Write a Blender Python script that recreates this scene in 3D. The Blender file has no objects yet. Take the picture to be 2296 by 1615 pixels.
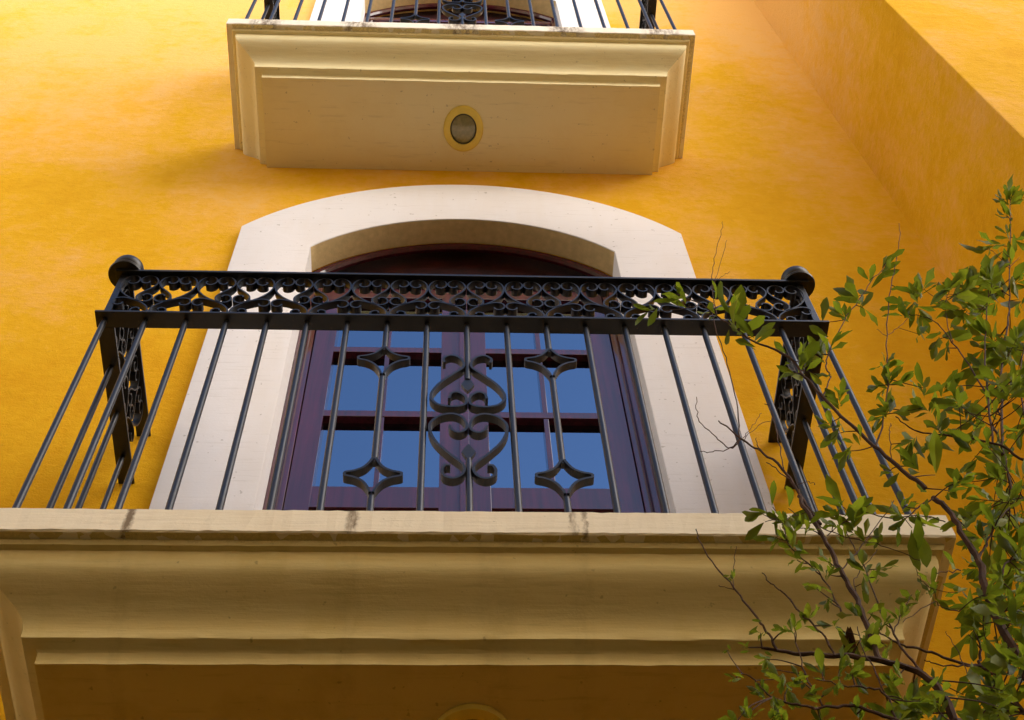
import bpy, bmesh, math, random
from mathutils import Vector, Matrix
random.seed(11)
R = math.radians
scene = bpy.context.scene

# ------------------------------------------------------------------ camera
CAM_R = ((0.9987, -0.0128, -0.0489), (-0.0356, -0.8648, -0.5008), (-0.0358, 0.5019, -0.8642))
CAM_C = Vector((-0.0541, -2.2389, -2.1897))
FPX = 3031.69                                   # focal length in pixels of a 2296 px wide picture
cam = bpy.data.cameras.new('camera')
cam.lens = 36 * FPX / 2296
cam.sensor_width = 36
cam.clip_start = 0.05
cam.clip_end = 600
camo = bpy.data.objects.new('camera', cam)
m3 = Matrix(CAM_R)
m4 = m3.to_quaternion().normalized().to_matrix().to_4x4()
m4.translation = CAM_C
camo.matrix_world = m4
scene.collection.objects.link(camo)
scene.camera = camo

# ------------------------------------------------------------------ sky, sun, exposure
SUN_EL, SUN_AZ = R(38), R(54)                   # azimuth: to the right of the facade's normal
world = bpy.data.worlds.new('World')
scene.world = world
world.use_nodes = True
wn = world.node_tree.nodes
wl = world.node_tree.links
bg = wn['Background']
sky = wn.new('ShaderNodeTexSky')
sky.sky_type = 'NISHITA'
sky.sun_disc = False
sky.sun_elevation = SUN_EL
sky.sun_rotation = math.pi - SUN_AZ
sky.altitude = 2200
sky.air_density = 1.0
sky.dust_density = 0.4
sky.ozone_density = 2.6
# thin bright overcast low in the sky, breaking up to clear blue overhead
def wnode(t, **kw):
    x = wn.new(t)
    for k_, v_ in kw.items():
        setattr(x, k_, v_)
    return x
wtc = wnode('ShaderNodeTexCoord')
wsp = wnode('ShaderNodeSeparateXYZ')
wl.new(wtc.outputs['Generated'], wsp.inputs[0])
wno = wnode('ShaderNodeTexNoise')
wno.inputs['Scale'].default_value = 2.2
wno.inputs['Detail'].default_value = 6
wl.new(wtc.outputs['Generated'], wno.inputs['Vector'])
wma = wnode('ShaderNodeMath', operation='MULTIPLY')
wl.new(wno.outputs['Fac'], wma.inputs[0])
wma.inputs[1].default_value = 0.22
wad = wnode('ShaderNodeMath', operation='ADD')
wl.new(wsp.outputs[2], wad.inputs[0])
wl.new(wma.outputs[0], wad.inputs[1])
wrp = wnode('ShaderNodeValToRGB')
wrp.color_ramp.elements[0].position = 0.70
wrp.color_ramp.elements[0].color = (1, 1, 1, 1)
wrp.color_ramp.elements[1].position = 0.88
wrp.color_ramp.elements[1].color = (0, 0, 0, 1)
wl.new(wad.outputs[0], wrp.inputs['Fac'])
wmx = wnode('ShaderNodeMix', data_type='RGBA')
wl.new(wrp.outputs['Color'], wmx.inputs[0])
wl.new(sky.outputs['Color'], wmx.inputs[6])
wcl = wnode('ShaderNodeValToRGB')                 # the cloud sheet is brightest towards the horizon
wcl.color_ramp.elements[0].position = 0.0
wcl.color_ramp.elements[0].color = (1.0, 0.94, 0.86, 1)
wcl.color_ramp.elements[1].position = 0.65
wcl.color_ramp.elements[1].color = (0.42, 0.40, 0.385, 1)
wl.new(wsp.outputs[2], wcl.inputs['Fac'])
wsc = wnode('ShaderNodeMix', data_type='RGBA', blend_type='MULTIPLY')
wsc.inputs[0].default_value = 1
wl.new(wcl.outputs['Color'], wsc.inputs[6])
wsc.inputs[7].default_value = (18.0, 18.0, 18.0, 1)
waz = wnode('ShaderNodeMapRange')                 # and on the sun's side, to the right
waz.inputs['From Min'].default_value = -0.8
waz.inputs['From Max'].default_value = 0.8
waz.inputs['To Min'].default_value = 0.42
waz.inputs['To Max'].default_value = 1.50
wl.new(wsp.outputs[0], waz.inputs['Value'])
wsa = wnode('ShaderNodeMix', data_type='RGBA', blend_type='MULTIPLY')
wsa.inputs[0].default_value = 1
wl.new(wsc.outputs[2], wsa.inputs[6])
wl.new(waz.outputs[0], wsa.inputs[7])
wl.new(wsa.outputs[2], wmx.inputs[7])
wl.new(wmx.outputs[2], bg.inputs['Color'])
bg.inputs['Strength'].default_value = 0.15
sun = bpy.data.lights.new('sun', 'SUN')
sun.energy = 0.9
sun.angle = R(44)
sun.color = (1.0, 0.88, 0.74)
suno = bpy.data.objects.new('sun', sun)
sd = Vector((math.sin(SUN_AZ) * math.cos(SUN_EL), -math.cos(SUN_AZ) * math.cos(SUN_EL), math.sin(SUN_EL)))
suno.rotation_euler = sd.to_track_quat('Z', 'Y').to_euler()
suno.location = (3, -8, 10)
scene.collection.objects.link(suno)
vs = scene.view_settings
vs.view_transform = 'Standard'
vs.look = 'None'
vs.gamma = 1
vs.exposure = 1.10

# ------------------------------------------------------------------ constants of the place (metres; z = 0 underside of lower coping)
GZ = -3.8                # ground
H = 3.508                # storey height
D = 0.564                # balcony depth
HS = 0.079               # coping thickness
RX, RY = 0.945, -0.524   # centre line of the railing
SP = 0.105               # rod spacing
ZL0, ZL1 = 0.953, 0.962  # flat bar under the frieze
ZH0, ZH1 = 1.195, 1.205  # handrail
WX, WY = 1.838, -0.70    # projecting wing


def px(x, y, Y):
    """point on the vertical plane y = Y seen at picture position (x, y) of a 2296 px wide picture"""
    d = m3 @ Vector(((x - 1148.5) / FPX, -(y - 807.5) / FPX, -1))
    return CAM_C + d * ((Y - CAM_C.y) / d.y)


# ------------------------------------------------------------------ material helpers
def mat(name):
    m = bpy.data.materials.new(name)
    m.use_nodes = True
    nt = m.node_tree
    return m, nt.nodes, nt.links, nt.nodes['Principled BSDF']


def noise(n, l, scale, detail=6, rough=0.6, vec=None, stretch=None):
    if vec is None:
        tc = n.new('ShaderNodeTexCoord')
        vec = tc.outputs['Object']
    if stretch:
        mp = n.new('ShaderNodeMapping')
        mp.inputs['Scale'].default_value = stretch
        l.new(vec, mp.inputs['Vector'])
        vec = mp.outputs['Vector']
    t = n.new('ShaderNodeTexNoise')
    t.inputs['Scale'].default_value = scale
    t.inputs['Detail'].default_value = detail
    t.inputs['Roughness'].default_value = rough
    l.new(vec, t.inputs['Vector'])
    return t.outputs['Fac']


def ramp(n, l, fac, stops):
    r = n.new('ShaderNodeValToRGB')
    e = r.color_ramp.elements
    while len(e) < len(stops):
        e.new(0.5)
    for k, (p, c) in enumerate(stops):
        e[k].position = p
        e[k].color = (c[0], c[1], c[2], 1) if hasattr(c, '__len__') else (c, c, c, 1)
    l.new(fac, r.inputs['Fac'])
    return r.outputs['Color']


def mix(n, l, fac, a, b, mode='MIX'):
    x = n.new('ShaderNodeMix')
    x.data_type = 'RGBA'
    x.blend_type = mode
    for sock, v in ((x.inputs[0], fac), (x.inputs[6], a), (x.inputs[7], b)):
        if isinstance(v, (int, float)):
            sock.default_value = v
        elif isinstance(v, tuple):
            sock.default_value = (v[0], v[1], v[2], 1)
        else:
            l.new(v, sock)
    return x.outputs[2]


def math_node(n, l, op, a, b=None, clamp=False):
    x = n.new('ShaderNodeMath')
    x.operation = op
    x.use_clamp = clamp
    for i, v in enumerate((a, b)):
        if v is None:
            continue
        if isinstance(v, (int, float)):
            x.inputs[i].default_value = v
        else:
            l.new(v, x.inputs[i])
    return x.outputs[0]


def bump(n, l, b, parts, dist=0.01):
    last = None
    for h, s, dd in parts:
        bn = n.new('ShaderNodeBump')
        bn.inputs['Strength'].default_value = s
        bn.inputs['Distance'].default_value = dd
        l.new(h, bn.inputs['Height'])
        if last:
            l.new(last, bn.inputs['Normal'])
        last = bn.outputs['Normal']
    l.new(last, b.inputs['Normal'])


def stucco_yellow():
    m, n, l, b = mat('yellow_stucco')
    big = noise(n, l, 0.55, 5, 0.6)
    med = noise(n, l, 2.6, 7, 0.68, stretch=(1, 1, 0.55))
    fine = noise(n, l, 24, 6, 0.7, stretch=(1, 1, 1.6))
    grain = noise(n, l, 170, 3, 0.6)
    s = math_node(n, l, 'ADD', math_node(n, l, 'MULTIPLY', big, 0.6), math_node(n, l, 'MULTIPLY', med, 0.75))
    stroke = noise(n, l, 11, 8, 0.74, stretch=(0.9, 1, 1.15))
    s = math_node(n, l, 'ADD', s, math_node(n, l, 'MULTIPLY', math_node(n, l, 'SUBTRACT', stroke, 0.5), 0.50))
    s = math_node(n, l, 'ADD', s, math_node(n, l, 'MULTIPLY', fine, 0.22))
    # paint made paler towards the top: stronger light up there put into the colour
    tc = n.new('ShaderNodeTexCoord')
    sp = n.new('ShaderNodeSeparateXYZ')
    l.new(tc.outputs['Object'], sp.inputs[0])
    hgt = math_node(n, l, 'MULTIPLY', math_node(n, l, 'SUBTRACT', sp.outputs[2], 6.6), 0.075)
    s = math_node(n, l, 'ADD', s, hgt)
    col = ramp(n, l, s, [(0.55, (0.70, 0.350, 0.003)), (0.74, (0.76, 0.415, 0.008)), (0.86, (0.80, 0.43, 0.055)), (1.0, (0.80, 0.465, 0.13))])
    speck = ramp(n, l, noise(n, l, 42, 2, 0.5), [(0.27, 1.0), (0.33, 0.0)])
    col = mix(n, l, math_node(n, l, 'MULTIPLY', speck, 0.25), col, (0.50, 0.25, 0.02))
    l.new(col, b.inputs['Base Color'])
    b.inputs['Roughness'].default_value = 0.92
    b.inputs['Specular IOR Level'].default_value = 0.15
    bump(n, l, b, [(stroke, 0.35, 0.012), (fine, 0.35, 0.012), (grain, 0.45, 0.003)])
    return m


def paint(name, base, dirty, stain_xs=(), stain_w=0.012, streak=0.5, grain_s=0.25, rough=0.75, edge=0.0, stain_k=0.85):
    """brushed masonry paint with runs and, on the copings, stained joints"""
    m, n, l, b = mat(name)
    big = noise(n, l, 3.0, 5, 0.6)
    run = noise(n, l, 9, 5, 0.6, stretch=(1, 1, 0.12))
    brush = noise(n, l, 60, 4, 0.6, stretch=(0.12, 1, 1.6))
    s = math_node(n, l, 'ADD', math_node(n, l, 'MULTIPLY', big, 0.5), math_node(n, l, 'MULTIPLY', run, 0.5))
    f = ramp(n, l, s, [(0.48, 0.0), (0.72, 1.0)])
    col = mix(n, l, math_node(n, l, 'MULTIPLY', f, streak), base, dirty)
    br = ramp(n, l, brush, [(0.30, 1.0), (0.42, 0.0)])
    col = mix(n, l, math_node(n, l, 'MULTIPLY', br, 0.18), col, tuple(c * 0.55 for c in dirty))
    specks = ramp(n, l, noise(n, l, 55, 2, 0.5), [(0.25, 1.0), (0.29, 0.0)])
    col = mix(n, l, math_node(n, l, 'MULTIPLY', specks, 0.35), col, (0.10, 0.065, 0.025))
    tc = n.new('ShaderNodeTexCoord')
    sp = n.new('ShaderNodeSeparateXYZ')
    l.new(tc.outputs['Object'], sp.inputs[0])
    if stain_xs:
        wob = math_node(n, l, 'MULTIPLY', math_node(n, l, 'SUBTRACT', noise(n, l, 38, 5, 0.7), 0.5), 0.03)
        xx = math_node(n, l, 'ADD', sp.outputs[0], wob)
        tot = None
        for x0, w in stain_xs:
            d = math_node(n, l, 'ABSOLUTE', math_node(n, l, 'SUBTRACT', xx, x0))
            k = math_node(n, l, 'SUBTRACT', 1.0, math_node(n, l, 'DIVIDE', d, w), True)
            tot = k if tot is None else math_node(n, l, 'MAXIMUM', tot, k)
        blot = ramp(n, l, noise(n, l, 38, 6, 0.72, stretch=(1, 1, 0.30)), [(0.38, 0.0), (0.62, 1.0)])
        tot = math_node(n, l, 'MULTIPLY', ramp(n, l, tot, [(0.05, 0.0), (0.6, 1.0)]), blot)
        col = mix(n, l, math_node(n, l, 'MULTIPLY', tot, stain_k), col, (0.11, 0.060, 0.020))
    if edge:
        zz = math_node(n, l, 'ADD', sp.outputs[2], math_node(n, l, 'MULTIPLY', math_node(n, l, 'SUBTRACT', noise(n, l, 45, 5, 0.75), 0.5), 0.05))
        k = math_node(n, l, 'SUBTRACT', 1.0, math_node(n, l, 'DIVIDE', math_node(n, l, 'ABSOLUTE', math_node(n, l, 'SUBTRACT', zz, 0.0)), 0.004), True)
        col = mix(n, l, math_node(n, l, 'MULTIPLY', k, edge), col, (0.10, 0.06, 0.02))
    l.new(col, b.inputs['Base Color'])
    b.inputs['Roughness'].default_value = rough
    b.inputs['Specular IOR Level'].default_value = 0.25
    bump(n, l, b, [(brush, grain_s, 0.004), (noise(n, l, 150, 3, 0.6), 0.2, 0.002)])
    return m


def iron_mat():
    m, n, l, b = mat('black_iron_paint')
    a = noise(n, l, 30, 5, 0.65)
    col = ramp(n, l, a, [(0.35, (0.004, 0.004, 0.005)), (0.70, (0.011, 0.010, 0.011))])
    rust = ramp(n, l, noise(n, l, 75, 4, 0.7), [(0.66, 0.0), (0.74, 1.0)])
    col = mix(n, l, math_node(n, l, 'MULTIPLY', rust, 0.5), col, (0.16, 0.085, 0.035))
    l.new(col, b.inputs['Base Color'])
    r = ramp(n, l, a, [(0.3, 0.30), (0.75, 0.48)])
    l.new(r, b.inputs['Roughness'])
    b.inputs['Specular IOR Level'].default_value = 0.48
    bump(n, l, b, [(noise(n, l, 90, 4, 0.6), 0.25, 0.002)])
    return m


def wood_mat():
    m, n, l, b = mat('varnished_mahogany')
    g = noise(n, l, 26, 6, 0.6, stretch=(2.2, 2.2, 0.12))
    col = ramp(n, l, g, [(0.3, (0.030, 0.0015, 0.006)), (0.7, (0.085, 0.004, 0.014))])
    l.new(col, b.inputs['Base Color'])
    b.inputs['Roughness'].default_value = 0.45
    b.inputs['Specular IOR Level'].default_value = 0.15
    b.inputs['Coat Weight'].default_value = 1.0
    b.inputs['Coat IOR'].default_value = 1.65
    b.inputs['Coat Roughness'].default_value = 0.05
    bump(n, l, b, [(g, 0.12, 0.002)])
    return m


def glass_mat():
    m, n, l, b = mat('window_glass')
    n.remove(b)
    out = n['Material Output']
    tr = n.new('ShaderNodeBsdfTransparent')
    tr.inputs[0].default_value = (0.35, 0.38, 0.42, 1)
    gl = n.new('ShaderNodeBsdfGlossy')
    gl.inputs['Roughness'].default_value = 0.02
    gl.inputs['Color'].default_value = (0.66, 0.82, 1.0, 1)
    fr = n.new('ShaderNodeFresnel')
    fr.inputs['IOR'].default_value = 4.4
    w = n.new('ShaderNodeBump')
    w.inputs['Strength'].default_value = 0.02
    w.inputs['Distance'].default_value = 0.02
    l.new(noise(n, l, 3.5, 2, 0.5), w.inputs['Height'])
    l.new(w.outputs[0], gl.inputs['Normal'])
    mx = n.new('ShaderNodeMixShader')
    l.new(fr.outputs[0], mx.inputs[0])
    l.new(tr.outputs[0], mx.inputs[1])
    l.new(gl.outputs[0], mx.inputs[2])
    l.new(mx.outputs[0], out.inputs['Surface'])
    return m


def plain(name, col, rough=0.8, spec=0.3, var=0.3, scale=8):
    m, n, l, b = mat(name)
    a = noise(n, l, scale, 5, 0.6)
    c = ramp(n, l, a, [(0.3, tuple(x * (1 - var) for x in col)), (0.7, tuple(min(1, x * (1 + var)) for x in col))])
    l.new(c, b.inputs['Base Color'])
    b.inputs['Roughness'].default_value = rough
    b.inputs['Specular IOR Level'].default_value = spec
    bump(n, l, b, [(noise(n, l, scale * 6, 4, 0.6), 0.2, 0.005)])
    return m


def leaf_mat():
    m, n, l, b = mat('leaf')
    out = n['Material Output']
    geo = n.new('ShaderNodeNewGeometry')
    rnd = geo.outputs['Random Per Island']
    col = ramp(n, l, rnd, [(0.0, (0.022, 0.050, 0.008)), (0.45, (0.055, 0.105, 0.010)), (0.75, (0.13, 0.175, 0.012)), (1.0, (0.24, 0.26, 0.02))])
    mott = noise(n, l, 45, 4, 0.6)
    col = mix(n, l, math_node(n, l, 'MULTIPLY', ramp(n, l, mott, [(0.45, 0.0), (0.75, 1.0)]), 0.4), col, (0.12, 0.15, 0.02))
    l.new(col, b.inputs['Base Color'])
    b.inputs['Roughness'].default_value = 0.5
    b.inputs['Specular IOR Level'].default_value = 0.25
    tr = n.new('ShaderNodeBsdfTranslucent')
    l.new(mix(n, l, 0.6, col, (0.30, 0.36, 0.015)), tr.inputs['Color'])
    mx = n.new('ShaderNodeMixShader')
    mx.inputs[0].default_value = 0.5
    l.new(b.outputs[0], mx.inputs[1])
    l.new(tr.outputs[0], mx.inputs[2])
    l.new(mx.outputs[0], out.inputs['Surface'])
    return m


M_WALL = stucco_yellow()
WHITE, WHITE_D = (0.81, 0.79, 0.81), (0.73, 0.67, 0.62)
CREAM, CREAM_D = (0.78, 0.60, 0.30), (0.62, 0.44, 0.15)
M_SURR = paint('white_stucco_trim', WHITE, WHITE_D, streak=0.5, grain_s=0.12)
M_CORN = paint('weathered_cream_shaded', (0.72, 0.58, 0.26), (0.54, 0.41, 0.12), streak=0.65, edge=0.18, stain_xs=[(-0.241, 0.03), (-0.689, 0.02), (0.05, 0.05), (0.225, 0.03)], stain_k=0.11)  # runs are wear; the darker base puts weaker light below into the colour
M_CORN_UP = paint('cream_paint_lit', (0.87, 0.77, 0.46), (0.79, 0.64, 0.28), streak=0.45, edge=0.3)  # same cream lightened: stronger light on the upper balcony put into the colour
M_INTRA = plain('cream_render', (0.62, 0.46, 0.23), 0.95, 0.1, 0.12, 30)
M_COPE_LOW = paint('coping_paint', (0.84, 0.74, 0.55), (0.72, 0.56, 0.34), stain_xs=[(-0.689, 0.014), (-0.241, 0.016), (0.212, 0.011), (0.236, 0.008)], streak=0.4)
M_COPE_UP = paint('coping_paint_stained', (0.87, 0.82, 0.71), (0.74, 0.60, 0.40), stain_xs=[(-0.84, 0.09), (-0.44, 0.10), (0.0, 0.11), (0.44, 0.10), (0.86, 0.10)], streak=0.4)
M_IRON = iron_mat()
M_WOOD = wood_mat()
M_PANEL = plain('shaded_panel_wood', (0.022, 0.003, 0.003), 0.55, 0.15, 0.5, 14)  # door wood darkened to near black: shade under the arch put into the colour
M_GLASS = glass_mat()
M_DARK = plain('dark_room', (0.012, 0.010, 0.010), 0.9)
M_BEZEL = plain('lamp_ring_paint', (0.82, 0.63, 0.11), 0.5, 0.4, 0.1)
M_BARK = plain('brown_bark', (0.060, 0.030, 0.016), 0.8, 0.2, 0.45, 40)
M_LEAF = leaf_mat()
M_DRY = plain('dry_leaf', (0.10, 0.045, 0.02), 0.8, 0.2, 0.5, 60)


def lens_mat():
    m, n, l, b = mat('frosted_lamp_glass')
    c = ramp(n, l, noise(n, l, 60, 3, 0.6), [(0.3, (0.20, 0.18, 0.06)), (0.7, (0.32, 0.28, 0.11))])
    l.new(c, b.inputs['Base Color'])
    b.inputs['Roughness'].default_value = 0.22
    b.inputs['Coat Weight'].default_value = 0.5
    return m


M_LENS = lens_mat()
M_SEAL = plain('rubber_seal', (0.06, 0.055, 0.03), 0.7, 0.3, 0.2, 40)


# ------------------------------------------------------------------ object helpers
def tag(o, label=None, cat=None, group=None, kind=None):
    for k, v in (('label', label), ('category', cat), ('group', group), ('kind', kind)):
        if v:
            o[k] = v
    return o


def empty(name, loc):
    o = bpy.data.objects.new(name, None)
    o.empty_display_size = 0.1
    o.location = loc
    scene.collection.objects.link(o)
    return o


def wpos(o):
    p = Vector((0, 0, 0))
    while o:
        p += o.location
        o = o.parent
    return p


def obj(name, bm, m, parent=None, at=None, smooth=False):
    """bm holds coordinates of the place; the object's origin is put at its parent's (or at `at`)"""
    base = wpos(parent) if parent else Vector((0, 0, 0))
    org = Vector(at) if at is not None else base
    bmesh.ops.translate(bm, vec=-org, verts=bm.verts)
    bmesh.ops.recalc_face_normals(bm, faces=bm.faces)
    me = bpy.data.meshes.new(name)
    bm.to_mesh(me)
    bm.free()
    me.materials.append(m)
    if smooth:
        for p in me.polygons:
            p.use_smooth = True
        if hasattr(me, 'set_sharp_from_angle'):
            me.set_sharp_from_angle(angle=R(38))
    o = bpy.data.objects.new(name, me)
    scene.collection.objects.link(o)
    if parent:
        o.parent = parent
    o.location = org - base
    return o


def copy_tree(o, parent=None):
    c = o.copy()
    scene.collection.objects.link(c)
    c.parent = parent
    for ch in list(o.children):
        copy_tree(ch, c)
    return c


def box(bm, x0, x1, y0, y1, z0, z1, bev=0.0):
    g = bmesh.new()
    vs_ = [g.verts.new((x, y, z)) for x in (x0, x1) for y in (y0, y1) for z in (z0, z1)]
    for f in ((0, 1, 3, 2), (4, 6, 7, 5), (0, 4, 5, 1), (2, 3, 7, 6), (0, 2, 6, 4), (1, 5, 7, 3)):
        g.faces.new([vs_[i] for i in f])
    if bev:
        bmesh.ops.recalc_face_normals(g, faces=g.faces)
        bmesh.ops.bevel(g, geom=g.edges[:], offset=bev, segments=2, profile=0.6, affect='EDGES')
    join(bm, g)


def join(bm, g):
    mp = {v: bm.verts.new(v.co) for v in g.verts}
    for f in g.faces:
        try:
            bm.faces.new([mp[v] for v in f.verts])
        except ValueError:
            pass
    g.free()


def tube(bm, pts, rad, seg=10, cap=True):
    """tube through 3D points; rad is a number or one per point"""
    pts = [Vector(p) for p in pts]
    rads = rad if isinstance(rad, (list, tuple)) else [rad] * len(pts)
    rings = []
    n = None
    for i, p in enumerate(pts):
        t = (pts[min(i + 1, len(pts) - 1)] - pts[max(i - 1, 0)]).normalized()
        if n is None:
            n = t.orthogonal().normalized()
        n = (n - t * n.dot(t))
        n = n.normalized() if n.length > 1e-6 else t.orthogonal().normalized()
        b = t.cross(n)
        rings.append([bm.verts.new(p + (n * math.cos(a) + b * math.sin(a)) * rads[i]) for a in [2 * math.pi * k / seg for k in range(seg)]])
    for a, b in zip(rings, rings[1:]):
        for k in range(seg):
            bm.faces.new((a[k], a[(k + 1) % seg], b[(k + 1) % seg], b[k]))
    if cap:
        bm.faces.new(rings[0][::-1])
        bm.faces.new(rings[-1])


def spline(pts, step=4):
    out = []
    P = [Vector(p) for p in pts]
    for i in range(len(P) - 1):
        p0, p1, p2, p3 = P[max(i - 1, 0)], P[i], P[i + 1], P[min(i + 2, len(P) - 1)]
        for k in range(step):
            t = k / step
            out.append(0.5 * ((2 * p1) + (p2 - p0) * t + (2 * p0 - 5 * p1 + 4 * p2 - p3) * t * t + (3 * p1 - p0 - 3 * p2 + p3) * t ** 3))
    out.append(P[-1])
    return out


def strip(bm, pts, frame, w, t, step=5):
    """flat iron bar bent along 2D points (u, z); frame(u, d, z) gives the place, d being the bar's width direction"""
    c = spline([(p[0], p[1]) for p in pts], step)
    rows = []
    for i, p in enumerate(c):
        tg = (c[min(i + 1, len(c) - 1)] - c[max(i - 1, 0)]).normalized()
        nn = Vector((-tg.y, tg.x)) * (t / 2)
        a, b = p + nn, p - nn
        rows.append([bm.verts.new(frame(q.x, dd, q.y)) for q, dd in ((a, -w / 2), (a, w / 2), (b, w / 2), (b, -w / 2))])
    for a, b in zip(rows, rows[1:]):
        for k in range(4):
            bm.faces.new((a[k], a[(k + 1) % 4], b[(k + 1) % 4], b[k]))
    bm.faces.new(rows[0][::-1])
    bm.faces.new(rows[-1])


def lathe(bm, prof, cx, cy, seg=28, ky=1.0):
    rings = [[bm.verts.new((cx + r * math.cos(a), cy + ky * r * math.sin(a), z)) for a in [2 * math.pi * k / seg for k in range(seg)]] for r, z in prof]
    for a, b in zip(rings, rings[1:]):
        for k in range(seg):
            bm.faces.new((a[k], a[(k + 1) % seg], b[(k + 1) % seg], b[k]))
    bm.faces.new(rings[0][::-1])
    bm.faces.new(rings[-1])


# ------------------------------------------------------------------ ground
def sheet(name, x0, x1, y0, y1, z, m):
    g = bmesh.new()
    f = [g.verts.new(p) for p in ((x0, y0, z), (x1, y0, z), (x1, y1, z), (x0, y1, z))]
    g.faces.new(f)
    return tag(obj(name, g, m), kind='structure')


sheet('ground', -250, 250, -250, 250, GZ - 0.02, plain('lawn', (0.060, 0.072, 0.018), 0.95, 0.1, 0.35, 1.2))
sheet('planting_bed', -9, 9, -3.6, -0.002, GZ, plain('dark_soil', (0.055, 0.042, 0.022), 0.95, 0.1, 0.4, 5))
sheet('path', -30, 30, -12, -3.6, GZ - 0.012, plain('brown_paving', (0.12, 0.085, 0.035), 0.9, 0.2, 0.25, 3))

# ------------------------------------------------------------------ the building
bld = tag(empty('yellow_building', (0, 0, GZ)), 'yellow stucco building with cream moulded balconies and a projecting wing at right', 'building')


def wall_part():
    g = bmesh.new()
    xs = [-8.0, -0.615, 0.630, WX]
    zs = [GZ, -0.12, 2.80, H - 0.12, H + 2.80, 9.0]

    def grid(y):
        return {(i, k): g.verts.new((x, y, z)) for i, x in enumerate(xs) for k, z in enumerate(zs)}
    F, B = grid(0.0), grid(0.32)
    hole = {(1, 1), (1, 3)}
    for V, flip in ((F, False), (B, True)):
        for i in range(3):
            for k in range(5):
                if (i, k) in hole:
                    continue
                q = [V[i, k], V[i + 1, k], V[i + 1, k + 1], V[i, k + 1]]
                g.faces.new(q[::-1] if flip else q)
    for i, k in hole:
        for a, b in (((i, k), (i + 1, k)), ((i + 1, k), (i + 1, k + 1)), ((i + 1, k + 1), (i, k + 1)), ((i, k + 1), (i, k))):
            g.faces.new((F[a], F[b], B[b], B[a]))
    for k in range(5):
        g.faces.new((F[0, k], F[0, k + 1], B[0, k + 1], B[0, k]))
    for i in range(3):
        g.faces.new((F[i, 5], F[i + 1, 5], B[i + 1, 5], B[i, 5]))
    return obj('wall', g, M_WALL, bld)


wall_part()
g = bmesh.new()
box(g, WX, 8.0, WY, 0.32, GZ, 9.0, 0.006)
obj('projecting_wing', g, M_WALL, bld)

# profile of the balcony's mouldings: (inset from the coping's face, height)
PROFILE = [(0.003, 0.0), (0.021, 0.0), (0.022, -0.004), (0.026, -0.0115), (0.040, -0.0125), (0.0402, -0.020)]
for k in range(0, 19):                                  # ogee: convex above, hollow below
    t = k / 18
    q = 0.15 * t + 0.85 * (t ** 4 * (35 - 84 * t + 70 * t * t - 20 * t ** 3))
    PROFILE.append((0.0402 + 0.0910 * q, -0.030 - 0.122 * t))
PROFILE += [(0.1315, -0.166), (0.1335, -0.1675), (0.156, -0.170), (0.1600, -0.1730), (0.1625, -0.176), (0.1640, -0.205)]


def balcony_part(z0, cope_mat, corn_mat):
    prof = list(PROFILE)
    g = bmesh.new()
    rows = []
    nx = 48
    for i, z in prof:
        pts = [(-1 + i, 0.0), (-1 + i, -D + i)]
        pts += [((-1 + i) + (2 - 2 * i) * k / nx, -D + i) for k in range(1, nx)]
        pts += [(1 - i, -D + i), (1 - i, 0.0)]
        rj = random.Random(int(i * 1e5) + 7)
        rows.append([g.verts.new((x, y + (0 if y > -0.01 else rj.uniform(-0.0007, 0.0007)), z0 + z + rj.uniform(-0.0008, 0.0008))) for x, y in pts])
    for a, b in zip(rows, rows[1:]):
        for k in range(len(a) - 1):
            g.faces.new((a[k], a[k + 1], b[k + 1], b[k]))
    g.faces.new(rows[-1])
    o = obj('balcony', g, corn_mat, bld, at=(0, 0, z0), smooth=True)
    g = bmesh.new()
    # coping: slightly uneven cast edge
    rnd = random.Random(5 + int(z0))
    n = 110
    def ring(y, z, jit):
        return [g.verts.new((-1 + 2 * k / n, y + rnd.uniform(-jit, jit) * 0.5, z + rnd.uniform(-jit, jit))) for k in range(n + 1)]
    rr = [ring(0.0, z0, 0), ring(-D + 0.004, z0 + 0.0005, 0.0012), ring(-D, z0 + 0.004, 0.0014), ring(-D, z0 + HS - 0.006, 0.0012), ring(-D + 0.006, z0 + HS, 0.0010), ring(0.0, z0 + HS + 0.004, 0)]
    for a, b in zip(rr, rr[1:]):
        for k in range(n):
            g.faces.new((a[k], a[k + 1], b[k + 1], b[k]))
    g.faces.new([r[0] for r in rr])
    g.faces.new([r[-1] for r in rr])
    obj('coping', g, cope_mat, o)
    return o


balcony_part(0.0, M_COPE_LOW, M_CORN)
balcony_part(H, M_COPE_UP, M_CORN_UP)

# window surround: plate with splayed-off shoulders and arch, reveals going back to the door frame
CX, BW = 0.007, 0.576
Z_SPR, Z_APEX = 2.460, 2.735
Y_F, Y_B = -0.030, 0.076


def arc(hw, zs_, za, n):
    s = za - zs_
    r = (hw * hw + s * s) / (2 * s)
    a0 = math.asin(hw / r)
    return [(CX + r * math.sin(-a0 + 2 * a0 * k / n), za - r + r * math.cos(-a0 + 2 * a0 * k / n)) for k in range(n + 1)]


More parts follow.
